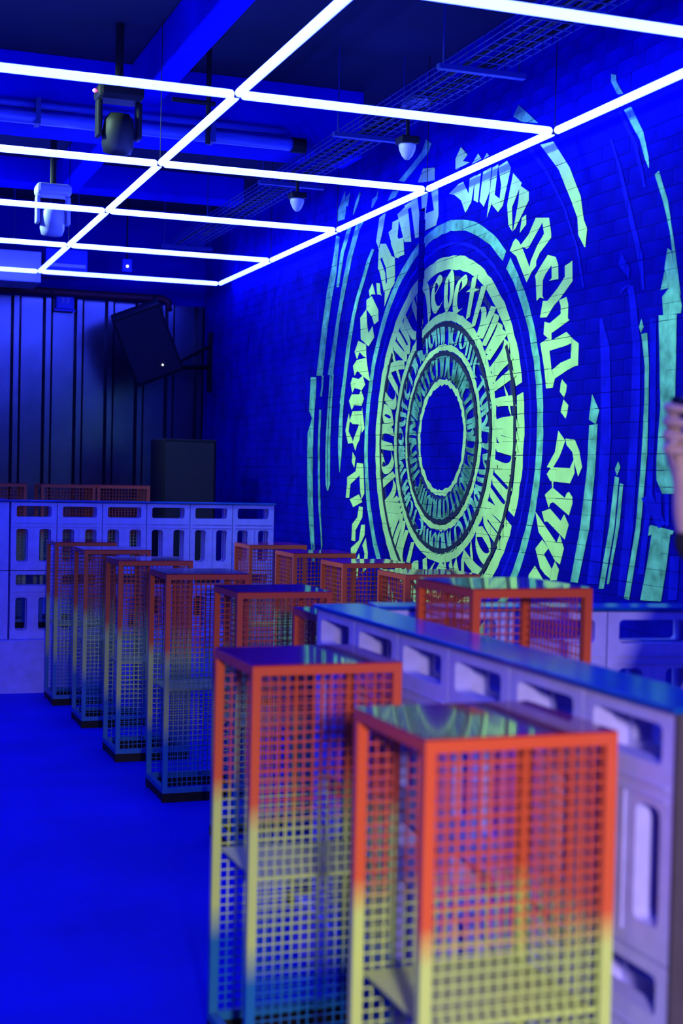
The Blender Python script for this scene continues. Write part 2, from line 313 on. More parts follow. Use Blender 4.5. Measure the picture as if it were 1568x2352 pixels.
# ------------------------------------------------------------------ mural on the brick wall
MURAL=[('letter','mint',[[(6.829,2.992),(6.752,2.954),(6.907,2.842),(6.926,2.841),(6.976,2.858),(7.001,2.869),(6.91,2.912)],[(6.829,2.992),(6.679,2.968),(6.651,2.884),(6.73,2.893),(6.752,2.954)],[(6.73,2.893),(6.651,2.884),(6.65,2.86),(6.771,2.798),(6.811,2.76),(6.874,2.768),(6.802,2.842)],[(6.874,2.768),(6.811,2.76),(6.81,2.733),(6.861,2.708),(6.916,2.657),(6.947,2.697),(6.886,2.734)],[(7.058,2.916),(7.022,2.897),(6.976,2.854),(6.886,2.738),(6.916,2.657),(7.048,2.818),(7.126,2.857),(7.088,2.902)]]),
('letter','mint',[[(6.682,2.775),(6.595,2.752),(6.566,2.71),(6.638,2.715),(6.7,2.679),(6.73,2.648),(6.811,2.662),(6.821,2.681),(6.758,2.726)],[(6.638,2.715),(6.566,2.71),(6.56,2.634),(6.661,2.637),(6.632,2.647)],[(6.811,2.662),(6.73,2.648),(6.73,2.563),(6.711,2.55),(6.758,2.561),(6.795,2.546)]]),
('letter','mint',[[(6.418,2.709),(6.41,2.606),(6.53,2.534),(6.599,2.503),(6.678,2.448),(6.752,2.453),(6.724,2.538),(6.673,2.533),(6.568,2.586),(6.491,2.637),(6.494,2.692)],[(6.547,2.523),(6.468,2.532),(6.447,2.492),(6.449,2.422),(6.525,2.451),(6.527,2.491)],[(6.525,2.451),(6.449,2.422),(6.432,2.41),(6.61,2.362),(6.706,2.361),(6.7,2.426),(6.64,2.414)],[(6.706,2.361),(6.619,2.362),(6.617,2.323),(6.663,2.34)]]),
('letter','mint',[[(6.74,2.316),(6.663,2.336),(6.608,2.323),(6.459,2.353),(6.379,2.304),(6.404,2.291),(6.472,2.282),(6.632,2.27),(6.716,2.292)],[(6.404,2.291),(6.379,2.306),(6.331,2.284),(6.33,2.175),(6.355,2.172),(6.408,2.214)],[(6.408,2.214),(6.33,2.179),(6.44,2.157),(6.57,2.121),(6.604,2.167),(6.512,2.199)],[(6.74,2.316),(6.637,2.273),(6.608,2.167),(6.57,2.121),(6.59,2.075),(6.662,2.074),(6.691,2.185)]]),
('full_stop','mint',[[(6.494,2.113),(6.44,2.08),(6.447,2.047),(6.467,2.018),(6.513,2.05),(6.506,2.092)]]),
('full_stop','mint',[[(6.472,2.009),(6.419,1.978),(6.43,1.937),(6.446,1.91),(6.499,1.947),(6.476,1.997)]]),
('letter','mint',[[(6.518,1.85),(6.442,1.798),(6.498,1.716),(6.569,1.656),(6.632,1.662),(6.549,1.74)],[(6.442,1.808),(6.346,1.803),(6.296,1.744),(6.323,1.68),(6.367,1.739),(6.428,1.775)],[(6.367,1.739),(6.296,1.744),(6.262,1.663),(6.301,1.616),(6.34,1.68)],[(6.631,1.626),(6.582,1.662),(6.386,1.657),(6.348,1.704),(6.337,1.634),(6.382,1.58),(6.591,1.59)]]),
('letter','mint',[[(6.647,1.517),(6.565,1.557),(6.432,1.505),(6.413,1.53),(6.388,1.537),(6.353,1.511),(6.351,1.478),(6.385,1.417),(6.552,1.481),(6.582,1.474),(6.599,1.45),(6.623,1.484)],[(6.576,1.599),(6.554,1.599),(6.558,1.553),(6.569,1.553)]]),
('letter','mint',[[(6.674,1.427),(6.585,1.446),(6.469,1.387),(6.432,1.422),(6.383,1.37),(6.421,1.293),(6.608,1.378),(6.644,1.376)]]),
('letter','mint',[[(6.747,1.426),(6.699,1.396),(6.506,1.272),(6.465,1.162),(6.518,1.179),(6.592,1.238),(6.657,1.29),(6.704,1.318)],[(6.506,1.272),(6.474,1.316),(6.427,1.247),(6.465,1.162)],[(6.661,1.281),(6.592,1.238),(6.639,1.205),(6.551,1.135),(6.566,1.083),(6.62,1.099),(6.676,1.13),(6.736,1.23)],[(6.551,1.13),(6.518,1.175),(6.473,1.136),(6.495,1.08),(6.565,1.074)]]),
('letter','mint',[[(6.736,1.139),(6.702,1.115),(6.636,1.069),(6.706,1.02),(6.819,1.033),(6.803,1.086)],[(6.636,1.069),(6.554,1.033),(6.596,0.987),(6.686,0.987)]]),
('letter','mint',[[(9.128,3.129),(9.1,3.181),(8.994,3.166),(9.027,3.099),(9.094,3.075),(8.997,2.969),(8.977,2.878),(9.011,2.838),(9.104,2.993),(9.136,3.019)],[(9.027,3.099),(8.879,2.965),(8.992,2.88),(8.998,2.743),(8.818,2.908),(8.826,3.05),(8.885,3.069),(8.994,3.166)]]),
('letter','mint',[[(8.954,3.236),(8.811,3.269),(8.806,3.192),(8.696,3.123),(8.706,3.055),(8.768,3.039),(8.826,3.052),(8.89,3.151)]]),
('letter','mint',[[(9.231,2.93),(9.171,2.845),(9.242,2.853),(9.28,2.84),(9.298,2.882)],[(9.161,2.922),(9.091,2.911),(9.08,2.857),(9.055,2.821),(9.079,2.832),(9.14,2.842)],[(9.241,2.841),(9.111,2.733),(9.098,2.656),(9.182,2.639),(9.224,2.693),(9.339,2.761),(9.342,2.824)],[(9.339,2.761),(9.315,2.646),(9.288,2.589),(9.212,2.631),(9.176,2.549),(9.282,2.495),(9.438,2.559),(9.456,2.71)]]),
('letter','mint',[[(9.487,2.552),(9.331,2.511),(9.317,2.419),(9.382,2.435),(9.457,2.469),(9.503,2.42),(9.557,2.476)],[(9.511,2.415),(9.317,2.419),(9.298,2.366),(9.235,2.249),(9.373,2.291),(9.49,2.338),(9.546,2.307),(9.584,2.379)]]),
('letter','mint',[[(9.587,2.297),(9.462,2.279),(9.381,2.297),(9.329,2.232),(9.399,2.195),(9.432,2.203),(9.54,2.219),(9.588,2.187),(9.626,2.253)]]),
('letter','mint',[[(9.596,2.178),(9.446,2.169),(9.407,2.196),(9.347,2.136),(9.392,2.086),(9.541,2.097),(9.589,2.064),(9.652,2.131)]]),
('letter','mint',[[(9.57,2.054),(9.381,2.051),(9.351,1.984),(9.392,1.955),(9.564,1.963),(9.627,1.986)],[(9.645,2.041),(9.624,1.985),(9.644,1.912),(9.566,1.856),(9.551,1.828),(9.649,1.823),(9.712,1.92),(9.673,1.999)],[(9.434,1.956),(9.383,1.955),(9.419,1.848),(9.468,1.812),(9.497,1.77),(9.556,1.831),(9.532,1.861)],[(9.382,2.075),(9.322,1.924),(9.38,1.895),(9.385,1.985)]]),
('full_stop','mint',[[(9.552,1.764),(9.488,1.721),(9.51,1.649),(9.565,1.691)]]),
('letter','mint',[[(9.46,1.685),(9.332,1.679),(9.403,1.595),(9.581,1.532),(9.651,1.525),(9.655,1.58),(9.482,1.625)],[(9.404,1.607),(9.332,1.679),(9.297,1.471),(9.35,1.428),(9.379,1.481)],[(9.652,1.531),(9.581,1.532),(9.601,1.434),(9.672,1.432)],[(9.591,1.422),(9.403,1.463),(9.332,1.41),(9.518,1.369)]]),
('letter','mint',[[(9.398,1.378),(9.321,1.375),(9.325,1.303),(9.456,1.207),(9.459,1.128),(9.538,1.13),(9.528,1.247),(9.427,1.299)],[(9.347,1.248),(9.272,1.254),(9.276,1.179),(9.445,1.038),(9.541,1.045),(9.543,1.075),(9.383,1.138)]]),
('letter','mint',[[(9.25,1.163),(9.202,1.059),(9.22,0.951),(9.317,0.902),(9.287,0.963),(9.268,1.055),(9.313,1.106)],[(9.377,1.048),(9.358,1.019),(9.39,0.987),(9.442,0.99)],[(9.442,0.99),(9.372,0.97),(9.4,0.866),(9.453,0.892)]]),
('letter','mint',[[(8.885,3.295),(8.77,3.298),(8.789,3.165),(8.687,3.164),(8.661,3.047),(8.812,3.046),(8.904,3.153)],[(8.799,3.332),(8.625,3.367),(8.548,3.115),(8.666,3.13)]]),
('letter','mint',[[(9.128,3.363),(9.009,3.381),(9.061,3.264),(9.127,3.155),(9.18,3.207)],[(9.136,3.156),(9.055,3.16),(8.85,3.029),(8.821,2.881),(8.935,2.822),(8.985,3.003)]]),
('letter','mint',[[(8.578,3.373),(8.463,3.388),(8.386,3.161),(8.342,3.127),(8.483,3.127)],[(8.681,3.369),(8.463,3.388),(8.454,3.351),(8.641,3.334)]]),
('letter','mint',[[(8.4,3.397),(8.282,3.404),(8.322,3.26),(8.376,3.228)],[(8.376,3.228),(8.322,3.26),(8.145,3.258),(8.152,3.159),(8.396,3.151),(8.425,3.222)],[(8.247,3.395),(8.136,3.391),(8.119,3.214),(8.152,3.159),(8.196,3.267)]]),
('letter','mint',[[(7.969,3.321),(7.828,3.355),(7.766,3.356),(7.669,3.255),(7.689,3.182),(7.725,3.166),(7.791,3.251),(7.888,3.3)],[(7.675,3.358),(7.592,3.362),(7.646,3.213),(7.695,3.183)]]),
('letter','mint',[[(7.601,3.357),(7.522,3.361),(7.553,3.197),(7.614,3.22)],[(7.493,3.362),(7.385,3.368),(7.4,3.233),(7.473,3.159),(7.533,3.2)]]),
('letter','mint',[[(7.37,3.363),(7.295,3.367),(7.333,3.203),(7.431,3.089),(7.399,3.22)],[(7.295,3.354),(7.186,3.366),(7.136,3.318),(7.227,3.123),(7.286,3.097),(7.253,3.243)],[(7.348,3.211),(7.228,3.148),(7.286,3.097),(7.367,3.153)]]),
('letter','mint',[[(7.107,3.282),(6.999,3.208),(7.11,3.097),(7.097,2.958),(7.15,3.002),(7.173,3.12)],[(7.024,3.201),(6.914,3.146),(6.911,3.099),(7.064,2.971),(7.09,2.963),(7.033,3.12)],[(6.988,3.018),(6.938,3.027),(6.935,2.974),(7.01,2.939)]]),
('letter','teal',[[(9.832,3.669),(9.8,3.529),(9.83,3.465),(9.99,3.475),(9.972,3.55),(9.918,3.603)],[(9.719,3.641),(9.757,3.552),(9.813,3.55),(9.806,3.622)]]),
('stripe','teal',[[(9.523,3.613),(9.5,3.591),(9.56,3.526),(9.642,3.465),(9.653,3.474),(9.604,3.549)]]),
('stripe','teal',[[(9.16,3.56),(9.167,3.503),(9.264,3.454),(9.284,3.458),(9.268,3.513),(9.198,3.523)]]),
('stripe','teal',[[(8.896,3.502),(8.783,3.485),(8.837,3.453),(8.988,3.451)]]),
('stripe','teal',[[(8.343,3.73),(8.254,3.684),(8.303,3.639),(8.69,3.527),(8.786,3.552),(8.409,3.661)]]),
('letter','mint',[[(8.381,3.553),(8.196,3.524),(8.191,3.444),(8.376,3.465),(8.462,3.481),(8.429,3.509)]]),
('letter','mint',[[(7.81,3.571),(7.714,3.506),(7.819,3.463),(7.881,3.449),(7.884,3.515)],[(7.789,3.483),(7.681,3.455),(7.865,3.446)],[(7.564,3.482),(7.518,3.442),(7.65,3.436)],[(7.447,3.462),(7.417,3.44),(7.488,3.436)]]),
('letter','teal',[[(7.062,3.645),(6.826,3.494),(7.017,3.542),(7.125,3.596)]]),
('stripe','teal',[[(6.082,3.563),(6.036,3.546),(6.029,3.513),(5.966,3.441),(6.015,3.448),(6.08,3.526)]]),
('stripe','teal',[[(5.952,3.36),(5.893,3.362),(5.782,3.226),(5.808,3.191)],[(5.808,3.191),(5.782,3.226),(5.725,3.094),(5.756,3.09)],[(5.756,3.09),(5.725,3.094),(5.721,3.043),(5.726,3.044)]]),
('stripe','teal',[[(5.669,3.003),(5.634,3.011),(5.555,2.865),(5.59,2.861)],[(5.59,2.861),(5.555,2.865),(5.482,2.63),(5.531,2.725)],[(5.531,2.725),(5.482,2.63),(5.429,2.422),(5.466,2.484)]]),
('stripe','mint',[[(6.795,3.372),(6.65,3.359),(6.468,3.188),(6.583,3.199)],[(6.583,3.199),(6.468,3.188),(6.348,3.023),(6.436,3.006)],[(6.436,3.006),(6.348,3.023),(6.309,2.898),(6.375,2.919)],[(6.375,2.919),(6.309,2.898),(6.274,2.849),(6.36,2.829)],[(6.36,2.829),(6.274,2.849),(6.286,2.759),(6.295,2.76)]]),
('stripe','teal',[[(10.521,2.352),(10.388,2.344),(10.389,2.203),(10.532,2.21)],[(10.532,2.21),(10.389,2.203),(10.415,2.086),(10.545,2.091)],[(10.545,2.091),(10.415,2.086),(10.424,2.027),(10.469,2.035)],[(10.469,2.035),(10.424,2.027),(10.431,1.916),(10.565,1.918)],[(10.565,1.918),(10.431,1.916),(10.432,1.777),(10.566,1.779)],[(10.566,1.779),(10.432,1.777),(10.427,1.613),(10.555,1.612)],[(10.555,1.612),(10.427,1.613),(10.405,1.383),(10.529,1.379)],[(10.529,1.379),(10.405,1.383),(10.357,1.121),(10.459,1.116)],[(10.459,1.116),(10.357,1.121),(10.314,0.927),(10.385,0.923)]]),
('stripe','teal',[[(10.258,2.346),(10.213,2.347),(10.227,2.261),(10.263,2.262)],[(10.263,2.262),(10.227,2.261),(10.248,2.187),(10.288,2.192)]]),
('stripe','teal',[[(10.301,2.092),(10.255,2.087),(10.271,1.874),(10.317,1.874)],[(10.317,1.874),(10.271,1.874),(10.272,1.802),(10.316,1.803)],[(10.316,1.803),(10.272,1.802),(10.259,1.607),(10.299,1.607)],[(10.299,1.607),(10.259,1.607),(10.229,1.387),(10.28,1.386)],[(10.28,1.386),(10.229,1.387),(10.219,1.303),(10.259,1.302)],[(10.259,1.302),(10.219,1.303),(10.192,1.194),(10.21,1.161)],[(10.21,1.161),(10.192,1.194),(10.16,1.066),(10.18,1.007)]]),
('stripe','teal',[[(10.074,2.348),(10.04,2.346),(10.086,2.03),(10.12,2.031)],[(10.12,2.031),(10.086,2.03),(10.096,1.839),(10.137,1.839)],[(10.137,1.839),(10.096,1.839),(10.086,1.647),(10.13,1.647)],[(10.13,1.647),(10.086,1.647),(10.074,1.525),(10.116,1.518)],[(10.116,1.518),(10.074,1.525),(10.071,1.474),(10.074,1.474)]]),
('stripe','teal',[[(10.026,2.346),(9.988,2.343),(10.024,2.028),(10.072,2.03)],[(10.072,2.03),(10.024,2.028),(10.035,1.838),(10.083,1.839)],[(10.083,1.839),(10.035,1.838),(10.028,1.647),(10.072,1.647)],[(10.072,1.647),(10.028,1.647),(10.02,1.526),(10.062,1.519)],[(10.062,1.519),(10.02,1.526),(10.059,1.475),(10.067,1.474)]]),
('stripe','teal',[[(9.827,2.153),(9.754,2.15),(9.773,2.021),(9.846,2.023)],[(9.846,2.023),(9.773,2.021),(9.772,1.865),(9.862,1.836)],[(9.862,1.836),(9.772,1.865),(9.782,1.741),(9.846,1.729)],[(9.846,1.729),(9.782,1.741),(9.809,1.616),(9.817,1.616)]]),
('stripe','teal',[[(9.847,2.121),(9.763,2.118),(9.721,2.27),(9.79,2.273)],[(9.79,2.273),(9.721,2.27),(9.644,2.529),(9.721,2.535)],[(9.721,2.535),(9.644,2.529),(9.564,2.726),(9.631,2.733)],[(9.631,2.733),(9.564,2.726),(9.489,2.846),(9.556,2.853)],[(9.556,2.853),(9.489,2.846),(9.383,2.965),(9.448,2.973)],[(9.448,2.973),(9.383,2.965),(9.28,3.094),(9.344,3.103)],[(9.344,3.103),(9.28,3.094),(9.206,3.157),(9.254,3.169)]]),
('stripe','teal',[[(10.124,2.346),(10.007,2.339),(9.892,2.712),(9.973,2.694)],[(9.973,2.694),(9.892,2.712),(9.784,2.927),(9.869,2.937)],[(9.869,2.937),(9.784,2.927),(9.645,3.171),(9.746,3.185)],[(9.746,3.185),(9.645,3.171),(9.508,3.335),(9.58,3.383)],[(9.58,3.383),(9.508,3.335),(9.415,3.393),(9.494,3.394)]]),
('stripe','teal',[[(10.383,2.354),(10.242,2.346),(10.147,2.71),(10.285,2.696)],[(10.285,2.696),(10.147,2.71),(10.058,2.933),(10.184,2.972)],[(10.184,2.972),(10.058,2.933),(9.98,3.089),(10.063,3.189)],[(10.063,3.189),(9.98,3.089),(9.922,3.348),(9.998,3.372)]]),
('stripe','teal',[[(9.974,2.987),(9.917,2.98),(9.821,3.22),(9.896,3.23)],[(9.896,3.23),(9.821,3.22),(9.669,3.384),(9.759,3.386)]]),
('candle','teal',[[(6.2,1.869),(6.121,1.875),(6.132,1.646),(6.211,1.646)],[(6.211,1.646),(6.132,1.646),(6.173,1.36),(6.264,1.357)],[(6.264,1.357),(6.173,1.36),(6.273,1.083),(6.348,1.083)]]),
('flame','teal',[[(6.181,2.023),(6.107,1.94),(6.137,1.873),(6.206,1.898)]]),
('candle','teal',[[(5.945,1.62),(5.907,1.614),(5.937,1.371),(5.986,1.369)],[(5.986,1.369),(5.937,1.371),(6.02,1.075),(6.068,1.071)]]),
('flame','teal',[[(5.918,1.691),(5.895,1.664),(5.925,1.623),(5.947,1.653)]]),
('candle','teal',[[(5.897,1.587),(5.866,1.582),(5.891,1.384),(5.923,1.382)],[(5.923,1.382),(5.891,1.384),(5.972,1.102),(5.993,1.1)]]),
('candle','teal',[[(5.743,2.281),(5.694,2.282),(5.67,2.127),(5.706,2.129)],[(5.706,2.129),(5.67,2.127),(5.667,1.935),(5.702,1.969)],[(5.702,1.969),(5.667,1.935),(5.666,1.723),(5.714,1.702)],[(5.714,1.702),(5.666,1.723),(5.707,1.37),(5.747,1.379)],[(5.747,1.379),(5.707,1.37),(5.787,1.041),(5.832,1.047)]]),
('flame','teal',[[(5.747,2.351),(5.725,2.312),(5.748,2.287),(5.765,2.315)]]),
('column','teal',[[(5.601,2.353),(5.455,2.344),(5.449,1.938),(5.566,1.932)],[(5.566,1.932),(5.449,1.938),(5.465,1.701),(5.587,1.702)],[(5.587,1.702),(5.465,1.701),(5.424,1.619),(5.582,1.607)],[(5.582,1.607),(5.424,1.619),(5.43,1.547),(5.532,1.545)]]),
('column','teal',[[(5.648,1.378),(5.62,1.4),(5.43,1.382),(5.439,1.366),(5.608,1.358),(5.675,1.339)],[(5.608,1.358),(5.457,1.366),(5.478,1.235),(5.64,1.224)],[(5.64,1.224),(5.478,1.235),(5.517,1.06),(5.69,1.049)]]),
('column','teal',[[(5.544,2.648),(5.512,2.633),(5.417,2.376),(5.424,2.346),(5.563,2.349),(5.577,2.434),(5.522,2.469),(5.564,2.558)],[(5.563,2.547),(5.522,2.469),(5.591,2.467)]]),
('stripe','blue',[[(5.877,2.521),(5.822,2.515),(5.747,2.239),(5.816,2.244)],[(5.816,2.244),(5.747,2.239),(5.739,1.917),(5.815,1.919)],[(5.815,1.919),(5.739,1.917),(5.767,1.378),(5.849,1.374)],[(5.849,1.374),(5.767,1.378),(5.832,1.047),(5.894,1.042)]]),
('stripe','blue',[[(6.126,2.381),(6.104,2.391),(6.02,2.238),(6.103,2.154)],[(6.103,2.154),(6.02,2.238),(5.988,1.814),(6.085,1.816)],[(6.085,1.816),(5.988,1.814),(6.013,1.479),(6.112,1.476)],[(6.112,1.476),(6.013,1.479),(6.069,1.094),(6.181,1.085)]]),
('stripe','blue',[[(5.674,2.349),(5.62,2.344),(5.603,1.912),(5.65,1.914)],[(5.65,1.914),(5.603,1.912),(5.615,1.49),(5.663,1.489)],[(5.663,1.489),(5.615,1.49),(5.667,1.169),(5.716,1.165)]]),
('stripe','blue',[[(5.452,1.268),(5.379,1.272),(5.388,1.077),(5.461,1.07)]]),
('dagger','blue',[[(5.937,2.682),(5.86,2.595),(5.868,2.553),(5.901,2.579),(5.966,2.631)],[(5.807,2.54),(5.887,2.512),(5.938,2.485),(5.939,2.512),(5.867,2.526)]]),
('stripe','blue',[[(6.075,3.248),(6.055,3.243),(5.957,3.078),(5.987,3.084)],[(5.987,3.084),(5.957,3.078),(5.869,2.888),(5.908,2.895)],[(5.908,2.895),(5.869,2.888),(5.753,2.648),(5.8,2.655)],[(5.8,2.655),(5.753,2.648),(5.726,2.484),(5.744,2.486)]]),
('stripe','blue',[[(6.001,3.361),(5.971,3.362),(5.826,3.175),(5.865,3.183)],[(5.865,3.183),(5.826,3.175),(5.737,2.956),(5.759,2.96)]]),
('stripe','blue',[[(6.931,3.371),(6.881,3.373),(6.702,3.222),(6.75,3.231)],[(6.75,3.231),(6.702,3.222),(6.503,2.995),(6.526,2.999)],[(6.526,2.999),(6.503,2.995),(6.356,2.764),(6.378,2.767)],[(6.378,2.767),(6.356,2.764),(6.284,2.559),(6.302,2.561)]]),
('dagger','blue',[[(5.704,1.52),(5.617,1.543),(5.497,1.41),(5.552,1.387)],[(5.589,1.554),(5.541,1.545),(5.524,1.399),(5.553,1.398)],[(5.513,1.545),(5.476,1.546),(5.468,1.401),(5.496,1.4)]])]
BR_ROWS = {}
for b in BRICKS: BR_ROWS.setdefault(int(round(b[2]/BH)), []).append(b)
EXT = {}; erd = random.Random(21)   # joints that the paint has filled
def clip_rect(poly, y0, y1, z0, z1):
    def cut(pts, ax, lim, keep_ge):
        out = []
        for i in range(len(pts)):
            a = pts[i]; b = pts[(i+1) % len(pts)]
            ia = (a[ax] >= lim) if keep_ge else (a[ax] <= lim)
            ib = (b[ax] >= lim) if keep_ge else (b[ax] <= lim)
            if ia: out.append(a)
            if ia != ib:
                t = (lim-a[ax])/(b[ax]-a[ax]); out.append((a[0]+(b[0]-a[0])*t, a[1]+(b[1]-a[1])*t))
        return out
    for ax, lim, ge in ((0, y0, True), (0, y1, False), (1, z0, True), (1, z1, False)):
        poly = cut(poly, ax, lim, ge)
        if len(poly) < 3: return None
    return poly
def on_bricks(mb, poly, lift):
    """lay one convex patch of paint on the faces of the bricks it covers"""
    ys = [p[0] for p in poly]; zs = [p[1] for p in poly]
    a0, a1, b0, b1 = min(ys), max(ys), min(zs), max(zs)
    area = sum(poly[i][0]*poly[(i+1) % len(poly)][1] - poly[(i+1) % len(poly)][0]*poly[i][1] for i in range(len(poly)))
    if area > 0: poly = poly[::-1]
    h = JT/2; mb.k = getattr(mb, 'k', 0) + 1
    for r in range(max(0, int(b0/BH)-1), min(nrow-1, int(b1/BH)+1)+1):
        for b in BR_ROWS.get(r, ()):
            if b[0] > a1 or b[1] < a0: continue
            if b[4] > 0.01 and not (2.44 < b[2] < 2.52 or 2.60 < b[2] < 2.72 or 3.05 < b[2]): continue
            e = EXT.setdefault(b[:4], (erd.random() < 0.82, erd.random() < 0.82, erd.random() < 0.55, erd.random() < 0.55)) if b[4] < 0.01 else (0, 0, 0, 0)
            q = clip_rect(poly, b[0] if e[0] else b[0]+h, b[1] if e[1] else b[1]-h, b[2] if e[2] else b[2]+h, b[3] if e[3] else b[3]-h)
            if q and len(q) >= 3:
                x = WX + b[4] - lift - 0.00001*(mb.k % 30)
                mb.add([(x, p[0], p[1]) for p in q], [tuple(range(len(q)))])
def patch(mb, poly, lift=0.0008):
    if len(poly) == 3: on_bricks(mb, list(poly), lift); return
    for t in tessellate_polygon([[Vector((p[0], p[1], 0)) for p in poly]]):
        on_bricks(mb, [tuple(poly[i]) for i in t], lift)

MC = (8.003, 1.838)
mural = thing('mural', (0, 0, 0), 'mint green calligraphy mural of lettered rings painted on the blue brick wall', 'mural')
mrnd = random.Random(11)
def ring(name, r0, r1, col, seg=120, wob=0.004, lift=0.0008, a0=0.0, a1=360.0, gaps=()):
    mb = MB(); n = max(6, int(seg*(a1-a0)/360)); ins = []; outs = []
    for k in range(n+1):
        ins.append(r0 + mrnd.uniform(-wob, wob)); outs.append(r1 + mrnd.uniform(-wob, wob))
    if a1-a0 >= 359.9: ins[-1] = ins[0]; outs[-1] = outs[0]
    for k in range(n):
        d0 = a0+(a1-a0)*k/n; d1 = a0+(a1-a0)*(k+1)/n
        if any(g0 < (d0+d1)/2 < g1 for g0, g1 in gaps): continue
        c0, s0, c1, s1 = (f(math.radians(d)) for d in (d0, d1) for f in (math.cos, math.sin))
        q = [(MC[0]+ins[k]*c0, MC[1]+ins[k]*s0), (MC[0]+outs[k]*c0, MC[1]+outs[k]*s0),
             (MC[0]+outs[k+1]*c1, MC[1]+outs[k+1]*s1), (MC[0]+ins[k+1]*c1, MC[1]+ins[k+1]*s1)]
        if min(p[1] for p in q) < 0.02: continue
        on_bricks(mb, q, lift)
    return mb.obj(name, M[col], mural)
# rings from the outside in (angle 0 points to the back of the room, 90 up)
ring('ring', 1.252, 1.318, 'teal', gaps=((128.5, 131),))
ring('ring', 1.165, 1.185, 'blue', a0=20, a1=300)
ring('ring', 1.022, 1.105, 'mint', wob=0.006, gaps=((166, 168), (205, 206)))
ring('ring', 0.710, 0.765, 'mint', wob=0.005)
ring('ring', 0.533, 0.572, 'mint', wob=0.006)
ring('ring', 0.323, 0.360, 'mint', wob=0.008, seg=90)
ring('shadow_band', 0.985, 1.018, 'ink', a0=150, a1=395, lift=0.0056)
ring('shadow_band', 0.955, 0.985, 'inkfade', a0=-30, a1=330, lift=0.0005)
ring('shadow_band', 0.678, 0.708, 'ink', lift=0.0056)
ring('shadow_band', 0.650, 0.680, 'inkfade', lift=0.0005)
ring('shadow_band', 0.500, 0.531, 'ink', lift=0.0056)
ring('shadow_band', 0.470, 0.502, 'inkfade', lift=0.0005)
ring('shadow_band', 0.362, 0.385, 'inkfade', lift=0.0005)

GLY = [
 [[(.12,0),(.12,1)], [(.12,.75),(.5,1),(.85,.8),(.85,0)]],
 [[(.15,1),(.15,.2),(.5,0),(.85,.25)], [(.85,1),(.85,0)]],
 [[(.2,.25),(.2,.75),(.5,1),(.8,.75),(.8,.25),(.5,0),(.2,.25)]],
 [[(.85,.15),(.5,0),(.2,.25),(.2,.75),(.5,1),(.8,.75),(.25,.48)]],
 [[(.1,1),(.9,0)], [(.85,1),(.1,0)]],
 [[(.08,0),(.08,1)], [(.08,.8),(.4,1),(.45,.8),(.45,0)], [(.45,.8),(.75,1),(.85,.8),(.85,0)]],
 [[(.8,.85),(.5,1),(.2,.72),(.8,.3),(.5,0),(.15,.15)]],
 [[(.5,0),(.5,1)], [(.15,.6),(.85,.75)]],
 [[(.2,0),(.25,1)], [(.25,1),(.85,.7),(.25,.45)], [(.4,.5),(.9,0)]],
 [[(.15,1),(.5,.05),(.85,1)]],
 [[(.15,0),(.5,1),(.85,0)], [(.3,.35),(.75,.45)]],
 [[(.2,0),(.2,1.1)], [(.2,.5),(.55,.7),(.82,.45),(.82,0)]],
 [[(.1,1),(.12,.2),(.3,0),(.48,.2),(.48,1)], [(.48,.2),(.68,0),(.86,.2),(.86,1)]],
]
def soft(st):
    if len(st) < 3: return st
    for _ in range(2):
        o = [st[0]]
        for a, b in zip(st[:-1], st[1:]):
            o += [(a[0]*.75+b[0]*.25, a[1]*.75+b[1]*.25), (a[0]*.25+b[0]*.75, a[1]*.25+b[1]*.75)]
        st = o + [st[-1]]
    return st
GLY = [[soft(s) for s in g] for g in GLY]
def letters(r0, r1, n, col, nib, seed, lift=0.0050, over=0.12, seq=(0, 1, 2, 5, 3, 7, 1, 11, 0, 9, 5, 2, 1, 7, 3, 0)):
    rr = random.Random(seed); a = 0.0
    ws = [rr.uniform(0.75, 1.3) for _ in range(n)]; tot = sum(ws)
    for gi, wd in enumerate(ws):
        aw = 2*math.pi*wd/tot; g = GLY[seq[gi % len(seq)]]; mb = MB(); sl = rr.uniform(-.25, .25)
        rm = (r0+r1)/2; cellw = aw*rm; nx = nib/cellw; nz = nib/(r1-r0)
        ex0 = rr.uniform(-.02, over); ex1 = rr.uniform(-.02, over)
        def mp(s, t):
            t2 = -ex0 + t*(1+ex0+ex1); ang = a + aw*(s + sl*(t-.5)); rad = r0 + (r1-r0)*t2
            # letters run clockwise as seen from the room
            ang = math.pi/2 + ang
            return (MC[0] + rad*math.cos(ang), MC[1] + rad*math.sin(ang))
        for st in g:
            for (p, q) in zip(st[:-1], st[1:]):
                d = (q[0]-p[0], q[1]-p[1])
                m = 3 if math.hypot(*d) > .3 else 1
                for k in range(m):
                    u0, u1 = k/m, (k+1)/m
                    A = (p[0]+d[0]*u0, p[1]+d[1]*u0); B = (p[0]+d[0]*u1, p[1]+d[1]*u1)
                    # broad nib held at an angle
                    ox, oz = nx*0.5, nz*0.32
                    poly = [mp(A[0]-ox, A[1]-oz), mp(A[0]+ox, A[1]+oz), mp(B[0]+ox, B[1]+oz), mp(B[0]-ox, B[1]-oz)]
                    ar = sum(poly[i][0]*poly[(i+1) % 4][1]-poly[(i+1) % 4][0]*poly[i][1] for i in range(4))
                    if abs(ar) > 1e-6: 
                        for tri in ((0,1,2),(0,2,3)): on_bricks(mb, [poly[i] for i in tri], lift)
        if mb.f: mb.obj('letter', M[col], mural)
        a += aw
letters(0.785, 1.005, 32, 'mint', 0.056, 3, seq=(2, 3, 7, 11, 5, 0, 1, 7, 12, 0, 5, 12, 2, 4, 10, 0, 2, 4, 9, 0, 12, 5, 1, 3, 0, 2, 1, 4, 12, 1, 0, 3))
letters(0.588, 0.70, 36, 'mid', 0.031, 5)
letters(0.385, 0.515, 32, 'deep', 0.030, 8)

